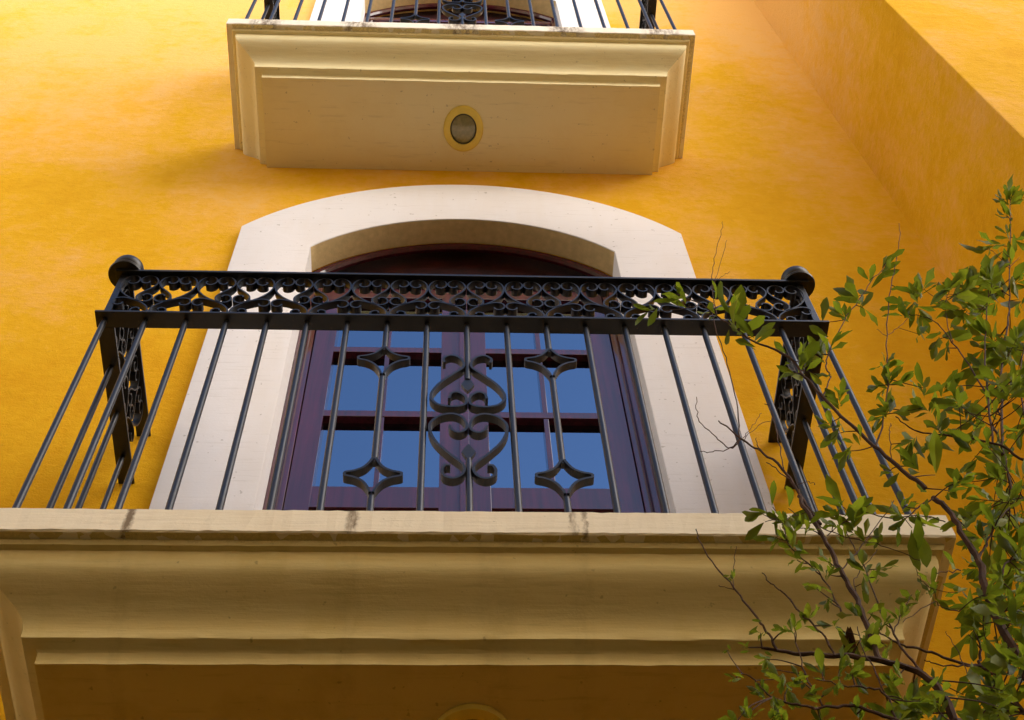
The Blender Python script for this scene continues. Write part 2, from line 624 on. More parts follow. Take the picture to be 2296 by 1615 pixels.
def surround_part(z0):
    g = bmesh.new()
    n = 40
    inner = [(CX - BW, 0.05)] + arc(BW, Z_SPR, Z_APEX, n) + [(CX + BW, 0.05)]
    outer = [(CX - 0.858, 0.05)] + arc(0.858, 2.632, 3.085, n) + [(CX + 0.858, 0.05)]
    # flattened shoulders: the extrados ends in a short vertical edge
    fi = [g.verts.new((x, Y_F, z0 + z)) for x, z in inner]
    fo = [g.verts.new((x, Y_F, z0 + z)) for x, z in outer]
    bi = [g.verts.new((x, Y_B, z0 + z)) for x, z in inner]
    bo = [g.verts.new((x, 0.01, z0 + z)) for x, z in outer]
    for k in range(len(inner) - 1):
        g.faces.new((fi[k], fi[k + 1], fo[k + 1], fo[k]))
        g.faces.new((fi[k], bi[k], bi[k + 1], fi[k + 1]))
        g.faces.new((fo[k], fo[k + 1], bo[k + 1], bo[k]))
        g.faces.new((bi[k], bo[k], bo[k + 1], bi[k + 1]))
    ed = [e for e in g.edges if (e.verts[0] in set(fi) and e.verts[1] in set(fi)) or (e.verts[0] in set(fo) and e.verts[1] in set(fo))]
    bmesh.ops.bevel(g, geom=ed, offset=0.005, segments=2, profile=0.5, affect='EDGES')
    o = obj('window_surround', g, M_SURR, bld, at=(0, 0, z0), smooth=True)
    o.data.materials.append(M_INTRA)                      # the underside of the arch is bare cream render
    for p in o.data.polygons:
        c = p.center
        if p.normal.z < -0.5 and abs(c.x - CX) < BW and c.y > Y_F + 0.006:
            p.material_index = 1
    return o


def door_part(z0):
    """arched frame with head panel; two glazed leaves"""
    b0 = z0 + HS + 0.004
    zt = 2.37
    yf = 0.078
    g = bmesh.new()
    # jambs in two steps, head, arched panel
    for s in (-1, 1):
        xa, xb = sorted((CX + s * (BW + 0.03), CX + s * 0.548))
        box(g, xa, xb, yf, yf + 0.09, b0, z0 + zt + 0.09, 0.003)
        xa, xb = sorted((CX + s * 0.5482, CX + s * 0.524))
        box(g, xa, xb, yf + 0.012, yf + 0.09, b0, z0 + zt, 0.004)
    box(g, CX - 0.5479, CX + 0.5479, yf + 0.012, yf + 0.09, z0 + zt + 0.001, z0 + zt + 0.06, 0.004)
    f = bmesh.new()
    up = [(x, z + 0.02) for x, z in arc(BW + 0.03, Z_SPR - 0.01, Z_APEX + 0.03, 30)]
    low = [(x, zt + 0.062) for x, z in up]
    A = [f.verts.new((x, yf + 0.06, z0 + z)) for x, z in up]
    B = [f.verts.new((x, yf + 0.06, z0 + z)) for x, z in low]
    C = [f.verts.new((x, yf + 0.08, z0 + z)) for x, z in up]
    E_ = [f.verts.new((x, yf + 0.08, z0 + z)) for x, z in low]
    for k in range(len(A) - 1):
        f.faces.new((A[k], A[k + 1], B[k + 1], B[k]))
        f.faces.new((C[k], C[k + 1], E_[k + 1], E_[k]))
        f.faces.new((B[k], B[k + 1], E_[k + 1], E_[k]))
    obj_panel = f
    # arch moulding bar following the intrados
    am = arc(BW - 0.012, Z_SPR - 0.012, Z_APEX - 0.014, 30)
    tube(g, [(x, yf + 0.012, z0 + z) for x, z in am], 0.018, 8)
    fr = obj('french_door', g, M_WOOD, bld, at=(0, 0, z0), smooth=True)
    obj('arch_panel', obj_panel, M_PANEL, fr)
    gy = yf + 0.050                                       # glass plane
    for s in (-1, 1):
        g = bmesh.new()
        X = lambda u: CX + s * u
        def bx(u0, u1, y0, y1, za, zb, bev=0.0012):
            a, c = sorted((X(u0), X(u1)))
            box(g, a, c, y0, y1, za, zb, bev)
        fy = yf + 0.020
        bx(0.450, 0.5215, fy, fy + 0.045, b0 + 0.004, z0 + zt - 0.002)          # hinge stile
        bx(0.0055 if s > 0 else 0.0065, 0.077, fy, fy + 0.045, b0 + 0.004, z0 + zt - 0.002)      # meeting stile
        bx(0.0650, 0.4620, fy + 0.001, fy + 0.044, z0 + 0.985, z0 + 1.088)       # lock rail
        bx(0.0650, 0.4620, fy + 0.001, fy + 0.044, b0 + 0.004, z0 + 0.30)        # bottom rail
        bx(0.0650, 0.4620, fy + 0.001, fy + 0.044, z0 + zt - 0.075, z0 + zt - 0.002)
        bx(0.0772, 0.4498, fy + 0.028, fy + 0.040, z0 + 0.3002, z0 + 0.9848, 0)  # lower panel
        for zm in (1.476, 1.890):
            bx(0.0660, 0.4610, fy + 0.002, fy + 0.042, z0 + zm, z0 + zm + 0.034)
        for za, zb in ((1.0882, 1.4758), (1.5102, 1.8898), (1.9242, zt - 0.0752)):
            bx(0.2555, 0.2715, fy + 0.004, fy + 0.041, z0 + za, z0 + zb)
        if s < 0:                                         # astragal over the joint
            box(g, CX - 0.016, CX + 0.016, fy - 0.012, fy - 0.0005, b0 + 0.004, z0 + zt - 0.004, 0.004)
        obj('door_leaf', g, M_WOOD, fr)
        g = bmesh.new()
        xa, xb = sorted((X(0.072), X(0.455)))
        q = [g.verts.new(p) for p in ((xa, gy, z0 + 1.08), (xb, gy, z0 + 1.08), (xb, gy, z0 + zt - 0.07), (xa, gy, z0 + zt - 0.07))]
        g.faces.new(q)
        obj('glazing', g, M_GLASS, fr)
    g = bmesh.new()
    box(g, -0.9, 0.9, 0.34, 1.9, z0 - 0.1, z0 + 2.75)
    # open towards the door
    g.faces.ensure_lookup_table()
    fs = [p for p in g.faces if all(abs(v.co.y - 0.34) < 1e-5 for v in p.verts)]
    bmesh.ops.delete(g, geom=fs, context='FACES')
    obj('room', g, M_DARK, bld, at=(0, 0, z0))


for z0 in (0.0, H):
    surround_part(z0)
    door_part(z0)


# house added out of view behind the camera: it shades the ground and the lower balcony's underside
opp = tag(empty('added_shading_house', (0, -7.2, GZ)), 'added house out of view behind the camera, shading the lower balcony', 'building')
M_OPP = plain('ochre_plaster', (0.34, 0.27, 0.13), 0.9, 0.2, 0.12, 1.5)
g = bmesh.new()
box(g, -12, 12, -12.5, -7.2, GZ, 0.2)
obj('wall', g, M_OPP, opp)
g = bmesh.new()
box(g, -12, 12, -12.5, -7.15, 0.2, 5.9)
obj('upper_wall', g, plain('pale_bounce_plaster', (0.80, 0.72, 0.52), 0.9, 0.2, 0.1, 1.5), opp)  # upper storey made pale to bounce light onto the upper soffit
g = bmesh.new()
box(g, -12.3, 12.3, -12.8, -6.95, 5.9, 6.1, 0.02)
obj('roof', g, plain('roof_slab', (0.30, 0.16, 0.09), 0.9, 0.2, 0.2, 3), opp)
for xw in (-7.5, -4.5, -1.5, 1.5, 4.5, 7.5):
    for zw, yw in ((-2.6, 0.0), (1.6, 0.05)):
        g = bmesh.new()
        box(g, xw - 0.6, xw + 0.6, -7.24 + yw, -7.17 + yw, zw, zw + 2.2, 0.01)
        obj('window', g, M_WOOD, opp)

# ------------------------------------------------------------------ wrought-iron railing
def mir(pts):
    return [(-a, z) for a, z in pts]


# one half of a frieze unit, u = 0 at the unit's axis, u = SP where it meets its neighbour
LOWER_S = [(0.0245, 0.993), (0.026, 1.001), (0.034, 1.0045), (0.043, 1.000), (0.0465, 0.989), (0.041, 0.975), (0.028, 0.9665), (0.013, 0.9695), (0.004, 0.981),
           (0.0035, 0.997), (0.011, 1.015), (0.028, 1.034), (0.050, 1.049), (0.070, 1.0585), (0.084, 1.0605), (0.097, 1.055), (0.1025, 1.042), (0.099, 1.028), (0.089, 1.0205), (0.078, 1.024), (0.0745, 1.034)]
OUTER = [(0.030, 1.0375), (0.047, 1.049), (0.066, 1.064), (0.083, 1.083), (0.096, 1.106), (0.1025, 1.130), (0.1025, 1.152), (0.096, 1.173), (0.083, 1.187), (0.070, 1.189),
         (0.0585, 1.180), (0.0545, 1.165), (0.0585, 1.150), (0.069, 1.142), (0.080, 1.146), (0.0835, 1.156), (0.079, 1.161)]
INNER = [(0.029, 1.071), (0.026, 1.079), (0.018, 1.0815), (0.009, 1.077), (0.0032, 1.065), (0.005, 1.051), (0.014, 1.041), (0.027, 1.040), (0.039, 1.047), (0.0455, 1.062), (0.043, 1.079), (0.030, 1.099), (0.013, 1.120),
         (0.0035, 1.142), (0.0035, 1.157), (0.010, 1.175), (0.022, 1.187), (0.036, 1.188), (0.047, 1.179), (0.0505, 1.165), (0.046, 1.151), (0.037, 1.145), (0.028, 1.149), (0.0265, 1.157)]


def frieze_unit(frame, ku=1.0, ends=(True, True)):
    g = bmesh.new()
    for s, on in ((1, ends[0]), (-1, ends[1])):
        if not on:
            continue
        for c in (LOWER_S, OUTER, INNER):
            strip(g, [(s * a * ku, z) for a, z in c], frame, 0.022, 0.0042, 3)
    return g


STAR = [(0.0, 1.0), (0.08, 0.78), (0.30, 0.42), (0.62, 0.20), (0.90, 0.115), (0.985, 0.07), (1.0, 0.0)]     # quarter of a concave star with rounded tips


def star(g, zc, hw, up, dn, frame):
    for s in (1, -1):
        half = [(s * (0.0035 + u * hw), zc + v * up) for u, v in STAR] + [(s * (0.0035 + u * hw), zc - v * dn) for u, v in STAR[-2::-1]]
        strip(g, half, frame, 0.021, 0.006, 4)


HEART = [(0.0575, 0.738), (0.060, 0.757), (0.0435, 0.773), (0.022, 0.764), (0.0095, 0.737), (0.0125, 0.711), (0.036, 0.680), (0.068, 0.637), (0.086, 0.596), (0.088, 0.566), (0.073, 0.540), (0.046, 0.530),
         (0.018, 0.533), (0.0045, 0.547), (0.0065, 0.577), (0.025, 0.596), (0.041, 0.588), (0.045, 0.566)]
HEART_LOW = [(0.043, 0.449), (0.039, 0.431), (0.024, 0.419), (0.0085, 0.428), (0.0035, 0.450), (0.0135, 0.483), (0.036, 0.498), (0.066, 0.489), (0.087, 0.460), (0.089, 0.428), (0.075, 0.380), (0.044, 0.331),
             (0.0155, 0.293), (0.010, 0.270), (0.018, 0.247), (0.036, 0.236), (0.054, 0.245), (0.0595, 0.266), (0.053, 0.285), (0.041, 0.286)]


def railing(z0, label):
    top = z0 + HS
    root = tag(empty('balcony_railing', (0, RY, top)), label, 'railing', 'wrought iron balcony railings')
    zb = top - 0.004
    rr = 0.0080

    def fy(u0):
        return lambda u, d, z: (u0 + u, RY + d, z0 + z)

    def fx(x0, y0, s):
        return lambda u, d, z: (x0 + d, y0 + u, z0 + z)

    def rod(g, x, y, za, zc):
        tube(g, [(x, y, za), (x, y, zc - 0.03), (x, y, zc - 0.004)], [rr, rr, rr * 0.82], 12)

    for k in range(-9, 10):
        x = k * SP
        g = bmesh.new()
        if k in (-2, 2):
            rod(g, x, RY, z0 + 0.300, z0 + 0.690)
            o = obj('baluster', g, M_IRON, root, smooth=True)
            for za, zc in ((zb, z0 + 0.190), (z0 + 0.800, z0 + ZL0)):
                g = bmesh.new()
                rod(g, x, RY, za, zc)
                obj('rod_end', g, M_IRON, o, smooth=True)
            for zc, hw, up, dn in ((0.250, 0.059, 0.062, 0.068), (0.757, 0.060, 0.056, 0.078)):
                g = bmesh.new()
                star(g, zc, hw, up, dn, lambda u, d, z, x=x: (x + u, RY + d, z0 + z))
                obj('star_ornament', g, M_IRON, o)
        elif k == 0:
            rod(g, x, RY, zb, z0 + 0.326)
            o = obj('baluster', g, M_IRON, root, smooth=True)
            g = bmesh.new()
            rod(g, x, RY, z0 + 0.664, z0 + ZL0)
            obj('rod_end', g, M_IRON, o, smooth=True)
            for s in (1, -1):
                for hh in (HEART, HEART_LOW):
                    g = bmesh.new()
                    strip(g, [(s * a, z) for a, z in hh], fy(x), 0.021, 0.0065, 4)
                    obj('heart_scroll', g, M_IRON, o)
            for zc in (0.641, 0.347):
                g = bmesh.new()
                q = bmesh.new()
                pr = [(0.0005, -0.031), (0.0085, -0.018), (0.0160, 0.0), (0.0085, 0.018), (0.0005, 0.031)]
                lf = [q.verts.new((x - a, RY - 0.0045, z0 + zc + z)) for a, z in pr]
                rt = [q.verts.new((x + a, RY - 0.0045, z0 + zc + z)) for a, z in pr]
                lb = [q.verts.new((x - a, RY + 0.0045, z0 + zc + z)) for a, z in pr]
                rb = [q.verts.new((x + a, RY + 0.0045, z0 + zc + z)) for a, z in pr]
                for i in range(4):
                    q.faces.new((lf[i], rt[i], rt[i + 1], lf[i + 1]))
                    q.faces.new((lb[i], rb[i], rb[i + 1], lb[i + 1]))
                    q.faces.new((lf[i], lb[i], lb[i + 1], lf[i + 1]))
                    q.faces.new((rt[i], rb[i], rb[i + 1], rt[i + 1]))
                join(g, q)
                obj('diamond_tip', g, M_IRON, o)
        else:
            rod(g, x, RY, zb, z0 + ZL0)
            obj('baluster', g, M_IRON, root, smooth=True)
    for s in (-1, 1):
        for y in (-0.380, -0.236, -0.093):
            g = bmesh.new()
            rod(g, s * RX, y, zb, z0 + ZL0)
            obj('baluster', g, M_IRON, root, smooth=True)
    # flat bars: front piece and the two returns into the wall
    for nm, za, zc, ov in (('lower_rail', ZL0, ZL1, 0.024), ('handrail', ZH0, ZH1, 0.0225)):
        g = bmesh.new()
        box(g, -RX - ov, RX + ov, RY - ov, RY + ov, z0 + za, z0 + zc, 0.0015)
        o = obj(nm, g, M_IRON, root)
        for s in (-1, 1):
            g = bmesh.new()
            xa, xb = s * RX - ov + 0.002, s * RX + ov - 0.002
            box(g, xa, xb, RY + ov + 0.0005, 0.02, z0 + za, z0 + zc, 0.0015)
            obj('return_bar', g, M_IRON, o)
    for k in range(-8, 9, 2):
        obj('scroll_ornament', frieze_unit(fy(k * SP)), M_IRON, root, smooth=True)
    # half curl that closes the frieze beyond the last unit, and the side friezes
    for s in (-1, 1):
        for yk in (RY + 1.15 * SP, RY + 3.15 * SP):
            obj('scroll_ornament', frieze_unit(fx(s * RX, yk, s)), M_IRON, root, smooth=True)
        g = bmesh.new()
        box(g, s * RX - 0.009, s * RX + 0.009, RY - 0.009, RY + 0.009, z0 + ZL1 + 0.0005, z0 + ZH0 - 0.0005, 0.001)
        obj('corner_post', g, M_IRON, root)
        g = bmesh.new()
        cz = z0 + ZH1
        lathe(g, [(0.010, cz - 0.002), (0.046, cz + 0.001), (0.048, cz + 0.006), (0.046, cz + 0.011), (0.036, cz + 0.013)]
              + [(0.043 * math.cos(a), cz + 0.042 + 0.036 * math.sin(a)) for a in [R(v) for v in range(-50, 90, 12)]] + [(0.002, cz + 0.0783)], s * RX, RY)
        obj('ball_finial', g, M_IRON, root, smooth=True)
    return root


railing(0.0, 'black wrought iron railing on the lower balcony, scroll frieze and heart ornament in full view')
railing(H, 'black wrought iron railing on the upper balcony, cut off by the top of the photo')


# ------------------------------------------------------------------ recessed downlights in the balcony soffits
def downlight(z0, label):
    zs_ = z0 - 0.205
    cx, cy, r, ky = 0.008, -0.195, 0.085, 1.22
    root = tag(empty('ceiling_light', (cx, cy, zs_)), label, 'light', 'lights under the balconies')
    g = bmesh.new()
    P = [(r - 0.001, zs_ + 0.002), (r, zs_ - 0.004), (r - 0.004, zs_ - 0.010), (r * 0.80, zs_ - 0.013), (r * 0.68, zs_ - 0.011), (r * 0.655, zs_ - 0.004), (r * 0.65, zs_ + 0.001)]
    seg = 48
    rings = [[g.verts.new((cx + q * math.cos(a), cy + ky * q * math.sin(a), z)) for a in [2 * math.pi * k / seg for k in range(seg)]] for q, z in P]
    for a, b in zip(rings, rings[1:]):
        for k in range(seg):
            g.faces.new((a[k], a[(k + 1) % seg], b[(k + 1) % seg], b[k]))
    obj('ring', g, M_BEZEL, root, smooth=True)
    g = bmesh.new()
    ra = [g.verts.new((cx + r * 0.662 * math.cos(2 * math.pi * k / seg), cy + ky * r * 0.662 * math.sin(2 * math.pi * k / seg), zs_ - 0.0062)) for k in range(seg)]
    rb = [g.verts.new((cx + r * 0.60 * math.cos(2 * math.pi * k / seg), cy + ky * r * 0.60 * math.sin(2 * math.pi * k / seg), zs_ - 0.0058)) for k in range(seg)]
    for k in range(seg):
        g.faces.new((ra[k], ra[(k + 1) % seg], rb[(k + 1) % seg], rb[k]))
    obj('seal', g, M_SEAL, root)
    g = bmesh.new()
    rings = []
    for q, z in [(0.648, -0.002), (0.5, -0.0045), (0.25, -0.006), (0.02, -0.0065)]:
        rings.append([g.verts.new((cx + r * q * math.cos(a), cy + ky * r * q * math.sin(a), zs_ + z)) for a in [2 * math.pi * k / seg for k in range(seg)]])
    for a, b in zip(rings, rings[1:]):
        for k in range(seg):
            g.faces.new((a[k], a[(k + 1) % seg], b[(k + 1) % seg], b[k]))
    g.faces.new(rings[-1])
    obj('lens', g, M_LENS, root, smooth=True)


downlight(0.0, 'round recessed light under the lower balcony, at the bottom edge of the photo')
downlight(H, 'round yellow ringed light in the underside of the upper balcony')

# ------------------------------------------------------------------ shrub
M_ADDED_HEDGE = plain('added_hedge_leaf', (0.030, 0.050, 0.012), 0.7, 0.2, 0.5, 9)  # out-of-view greenery added to keep bounce light off the lower soffit
hd = tag(empty('added_hedge', (-0.95, -0.45, GZ)), 'dark clipped greenery added out of view, shading the lower balcony from below', 'added_hedge')
rh = random.Random(8)
g = bmesh.new()
for _ in range(9000):
    c = Vector((rh.uniform(-3.2, 1.3), rh.uniform(-0.86, -0.06), rh.uniform(GZ, -1.12)))
    k = rh.choice('xyzz')
    if k == 'y':
        c.y = -0.86 + abs(rh.gauss(0, 0.05))
    elif k == 'z':
        c.z = -1.12 - abs(rh.gauss(0, 0.05))
    elif k == 'x':
        c.x = rh.choice((-3.2, 1.3)) + rh.gauss(0, 0.04)
    u = Vector((rh.gauss(0, 1), rh.gauss(0, 1), rh.gauss(0, 1))).normalized()
    v = u.orthogonal().normalized()
    q = [c + u * 0.055, c + v * 0.03, c - u * 0.055, c - v * 0.03]
    g.faces.new([g.verts.new(p) for p in q])
obj('leaves', g, M_ADDED_HEDGE, hd)
g = bmesh.new()
box(g, -3.1, 1.2, -0.78, -0.05, GZ, -1.20, 0.05)
obj('core', g, plain('added_hedge_core', (0.012, 0.018, 0.005), 0.95, 0.05, 0.4, 12), hd)

shrub = tag(empty('leafy_shrub', (1.55, -0.95, GZ)), 'leafy green shrub with thin brown branches in front of the lower balcony', 'shrub')
A = lambda x, y: (1515 + 0.4444 * x, 398.7 + 0.4444 * y)       # picture positions read in three enlargements
B8 = lambda x, y: (1515 + 0.34 * x, 1116.4 + 0.34 * y)
B6 = lambda x, y: (1355.7 + 0.3457 * x, 677.8 + 0.3457 * y)
C3 = lambda x, y: (1036.7 + 0.4168 * x, 526.3 + 0.4168 * y)
rs = random.Random(3)
camd = [Vector((CAM_R[0][i], CAM_R[1][i], CAM_R[2][i])) for i in range(3)]


def at3(p, Y):
    return px(p[0], p[1], Y)


stems = bmesh.new()
nodes = []                        # (picture position, 3D point, radius) along the branches, for twigs to start from
PXM = 1450.0


def branch(f, pts, Y0, Y1, r0, r1, wob=0.004):
    n = len(pts)
    P3 = []
    for i, p in enumerate(pts):
        t = i / (n - 1)
        q = f(*p) if f else p
        P3.append(at3(q, Y0 + (Y1 - Y0) * t))
    c = spline(P3, 5)
    for i, p in enumerate(c[1:-1]):
        c[i + 1] = p + Vector((rs.uniform(-wob, wob), rs.uniform(-wob, wob), rs.uniform(-wob, wob))) * 0.5
    rr_ = [0.78 * (r0 + (r1 - r0) * i / (len(c) - 1)) * rs.uniform(0.88, 1.12) for i in range(len(c))]
    tube(stems, c, rr_, 7)
    for p, r_ in zip(c, rr_):
        nodes.append((p, r_))
    return c


mm = 0.001
YB = -0.86
# trunks coming up from the ground
root_p = Vector((1.55, -0.95, GZ - 0.02))
for tgt, Y, r_ in ((B8(2330, 1160), -0.86, 0.013), (B8(1840, 1490), -0.95, 0.011), (B8(2296, 1540), -0.75, 0.012), (B8(1420, 1490), -1.0, 0.007)):
    e = at3(tgt, Y)
    mid = root_p.lerp(e, 0.5) + Vector((rs.uniform(-.06, .06), rs.uniform(-.04, .04), 0))
    tube(stems, spline([root_p + Vector((rs.uniform(-.03, .03), rs.uniform(-.03, .03), 0)), root_p.lerp(e, 0.2) + Vector((rs.uniform(-.05, .05), 0, 0)), mid, root_p.lerp(e, 0.8), e], 6), [r_ * 1.25 - (r_ * 0.25) * k / 24 for k in range(25)], 8)
# B1 horizontal branch low, B2 rising from it
branch(B8, [(1840, 1490), (1750, 1280), (1600, 1150), (1350, 1070), (1050, 1040), (800, 1022), (650, 1005), (570, 985)], -0.95, -0.98, 8 * mm, 2.2 * mm)
branch(B8, [(1345, 1068), (1250, 820), (1180, 640), (1090, 480), (980, 270), (860, 80), (815, -10)], -0.96, -0.92, 6 * mm, 4.5 * mm)
branch(B6, [(1400, 1440), (1260, 1240), (1160, 1080), (1000, 960), (880, 880), (740, 770)], -0.92, -0.88, 4.2 * mm, 1.6 * mm)
branch(B6, [(885, 885), (805, 945), (720, 870), (620, 770), (600, 700), (597, 615)], -0.88, -0.86, 1.6 * mm, 0.9 * mm)
branch(B6, [(885, 892), (815, 950), (700, 972), (620, 968)], -0.88, -0.88, 1.4 * mm, 0.8 * mm)
branch(B6, [(880, 880), (858, 640), (800, 400), (730, 200), (700, 60)], -0.88, -0.84, 1.8 * mm, 1.3 * mm)
branch(C3, [(1370, 430), (1345, 250), (1358, 130), (1392, 0), (1400, -70)], -0.84, -0.82, 1.4 * mm, 0.7 * mm)
branch(C3, [(1352, 290), (1390, 150), (1424, 30)], -0.84, -0.83, 0.9 * mm, 0.6 * mm)
branch(C3, [(1365, 250), (1400, 225), (1440, 200)], -0.84, -0.83, 0.8 * mm, 0.5 * mm)
branch(B6, [(900, 880), (960, 800), (1020, 720)], -0.88, -0.86, 0.9 * mm, 0.6 * mm)
branch(B6, [(910, 890), (1000, 800), (1100, 765)], -0.88, -0.86, 0.9 * mm, 0.6 * mm)
branch(B6, [(1165, 1090), (1130, 900), (1080, 690), (1040, 660)], -0.92, -0.88, 1.4 * mm, 0.8 * mm)
branch(B6, [(1200, 1150), (1110, 1080), (1050, 1040)], -0.92, -0.9, 1.6 * mm, 0.9 * mm)
branch(B6, [(1230, 1180), (1340, 1170), (1360, 1180)], -0.92, -0.9, 0.9 * mm, 0.6 * mm)
branch(B6, [(1000, 960), (985, 880)], -0.9, -0.9, 1.2 * mm, 0.7 * mm)
# B3 the long arching branch from the thick right-hand stem
branch(B8, [(2330, 1160), (2130, 820), (2040, 590), (2000, 420), (1900, 250), (1800, 80), (1700, 0)], -0.86, -0.86, 9 * mm, 6 * mm)
branch(B6, [(2082, 1208), (1900, 1060), (1700, 890), (1440, 640), (1300, 490), (1200, 360), (960, 250), (800, 140), (620, 10), (470, -45)], -0.86, -0.88, 5.6 * mm, 1.5 * mm)
branch(B6, [(620, 10), (520, 40), (300, 60), (180, 10)], -0.88, -0.9, 1.2 * mm, 0.8 * mm)
# B5, B4 stems against the yellow wall
branch(A, [(745, 1100), (780, 1010), (760, 950), (780, 870), (850, 720), (920, 630), (980, 530), (1040, 470), (1060, 430)], -0.86, -0.80, 2.2 * mm, 1.0 * mm)
branch(A, [(1015, 1360), (1040, 1260), (1070, 1080), (1065, 900), (1072, 640), (1100, 480), (1130, 330), (1128, 230)], -0.86, -0.78, 2.4 * mm, 0.9 * mm)
branch(A, [(1068, 800), (1120, 760), (1180, 700)], -0.82, -0.8, 1.0 * mm, 0.8 * mm)
branch(A, [(1068, 800), (1015, 765)], -0.82, -0.8, 1.0 * mm, 0.6 * mm)
branch(A, [(1090, 1420), (1080, 1300), (1085, 1240)], -0.86, -0.86, 1.3 * mm, 0.9 * mm)
branch(A, [(1650, 1400), (1650, 1200), (1640, 1000), (1680, 700), (1685, 560), (1688, 300), (1690, 110)], -0.80, -0.72, 4.0 * mm, 1.2 * mm)
branch(A, [(1686, 460), (1610, 380), (1570, 350)], -0.75, -0.75, 1.2 * mm, 0.8 * mm)
branch(A, [(1686, 460), (1735, 400)], -0.75, -0.75, 1.0 * mm, 0.7 * mm)
branch(A, [(1760, 1425), (1600, 1340), (1350, 1300), (1200, 1270), (1110, 1205)], -0.84, -0.88, 3.5 * mm, 1.3 * mm)
branch(A, [(1600, 1340), (1580, 1100), (1560, 900), (1570, 700), (1580, 560)], -0.84, -0.78, 3.2 * mm, 1.2 * mm)
branch(A, [(1640, 1200), (1500, 980), (1400, 830), (1300, 720), (1180, 690)], -0.80, -0.80, 2.6 * mm, 1.0 * mm)
branch(A, [(1400, 830), (1365, 700), (1370, 610), (1380, 560)], -0.80, -0.78, 1.5 * mm, 0.9 * mm)
branch(A, [(1700, 1620), (1660, 1400), (1600, 1250)], -0.80, -0.82, 4 * mm, 3 * mm)
branch(A, [(1780, 1250), (1740, 1050), (1760, 850)], -0.78, -0.74, 3 * mm, 1.5 * mm)
# low twigs
branch(B8, [(660, 1000), (620, 900), (540, 800), (390, 600), (240, 415), (150, 260), (135, 205)], -0.98, -1.0, 2.6 * mm, 0.9 * mm)
branch(B8, [(388, 598), (384, 450), (400, 320)], -1.0, -1.0, 1.0 * mm, 0.6 * mm)
branch(B8, [(388, 606), (285, 578)], -1.0, -1.0, 1.0 * mm, 0.6 * mm)
branch(B8, [(1045, 1040), (990, 920), (850, 790), (740, 650), (640, 580), (570, 495)], -0.97, -0.99, 2.4 * mm, 1.0 * mm)
branch(B8, [(2010, 1110), (1850, 1080), (1650, 1010), (1500, 970), (1380, 910), (1250, 830)], -0.86, -0.92, 3.2 * mm, 1.4 * mm)
branch(B8, [(2300, 1420), (2180, 1260), (2100, 1165), (2010, 1110), (2015, 1000)], -0.84, -0.86, 5 * mm, 2.5 * mm)
branch(B8, [(2010, 1112), (1930, 1105), (1740, 1100), (1640, 1070)], -0.86, -0.88, 2.0 * mm, 1.0 * mm)
branch(B8, [(1480, 1480), (1300, 1410), (1150, 1370), (950, 1390), (800, 1365), (620, 1310), (540, 1220), (440, 1160)], -1.0, -1.02, 3.4 * mm, 1.0 * mm)
branch(B8, [(970, 1370), (900, 1250), (815, 1030), (785, 890)], -1.0, -0.98, 1.8 * mm, 1.0 * mm)
branch(B8, [(1450, 1470), (1390, 1300), (1250, 1250), (1100, 1235), (930, 1200)], -0.98, -1.0, 2.4 * mm, 1.0 * mm)
branch(B8, [(1390, 1310), (1300, 1120), (1220, 960), (1200, 850)], -0.98, -0.96, 1.6 * mm, 0.9 * mm)
branch(B8, [(1660, 1200), (1560, 1080), (1440, 900), (1340, 700), (1250, 480), (1170, 320), (1120, 200)], -0.94, -0.90, 2.6 * mm, 1.0 * mm)
branch(B8, [(1440, 900), (1490, 760), (1560, 640)], -0.92, -0.9, 1.3 * mm, 0.8 * mm)
branch(B8, [(1100, 470), (1180, 370), (1300, 220), (1440, 20)], -0.93, -0.9, 1.6 * mm, 0.9 * mm)
branch(B8, [(1200, 650), (1180, 550), (1230, 470), (1330, 340)], -0.94, -0.9, 1.3 * mm, 0.7 * mm)
branch(B8, [(980, 265), (900, 215), (850, 200)], -0.93, -0.94, 1.4 * mm, 0.8 * mm)
branch(B8, [(1105, 770), (1040, 640), (960, 510), (830, 390), (740, 290), (700, 170), (660, 140)], -0.95, -0.97, 1.9 * mm, 1.0 * mm)
branch(B8, [(920, 160), (1010, 215), (1200, 280), (1400, 325), (1610, 412)], -0.92, -0.92, 1.3 * mm, 0.8 * mm)
branch(B8, [(860, 95), (760, 130), (740, 145)], -0.92, -0.94, 1.0 * mm, 0.7 * mm)
branch(B8, [(1700, 5), (1600, 60), (1500, 140), (1300, 110), (1200, 100), (1000, 250)], -0.88, -0.9, 2.0 * mm, 1.0 * mm)
branch(B8, [(1780, 160), (1650, 120), (1500, 125)], -0.88, -0.9, 1.4 * mm, 0.9 * mm)
branch(B8, [(2000, 400), (2060, 280), (2150, 120), (2290, 0)], -0.86, -0.84, 3.0 * mm, 1.6 * mm)
branch(B8, [(2140, 560), (2180, 440), (2290, 340)], -0.86, -0.84, 2.6 * mm, 1.6 * mm)
branch(B8, [(1890, 1080), (1830, 960), (1785, 880)], -0.88, -0.88, 1.0 * mm, 0.6 * mm)
branch(B8, [(1880, 480), (1780, 490), (1715, 495)], -0.9, -0.92, 1.3 * mm, 0.8 * mm)
branch(B8, [(1870, 750), (1760, 720), (1690, 690), (1500, 820)], -0.9, -0.92, 1.3 * mm, 0.8 * mm)
branch(B8, [(1700, 600), (1620, 540), (1585, 465)], -0.9, -0.92, 0.9 * mm, 0.6 * mm)

leaves = bmesh.new()


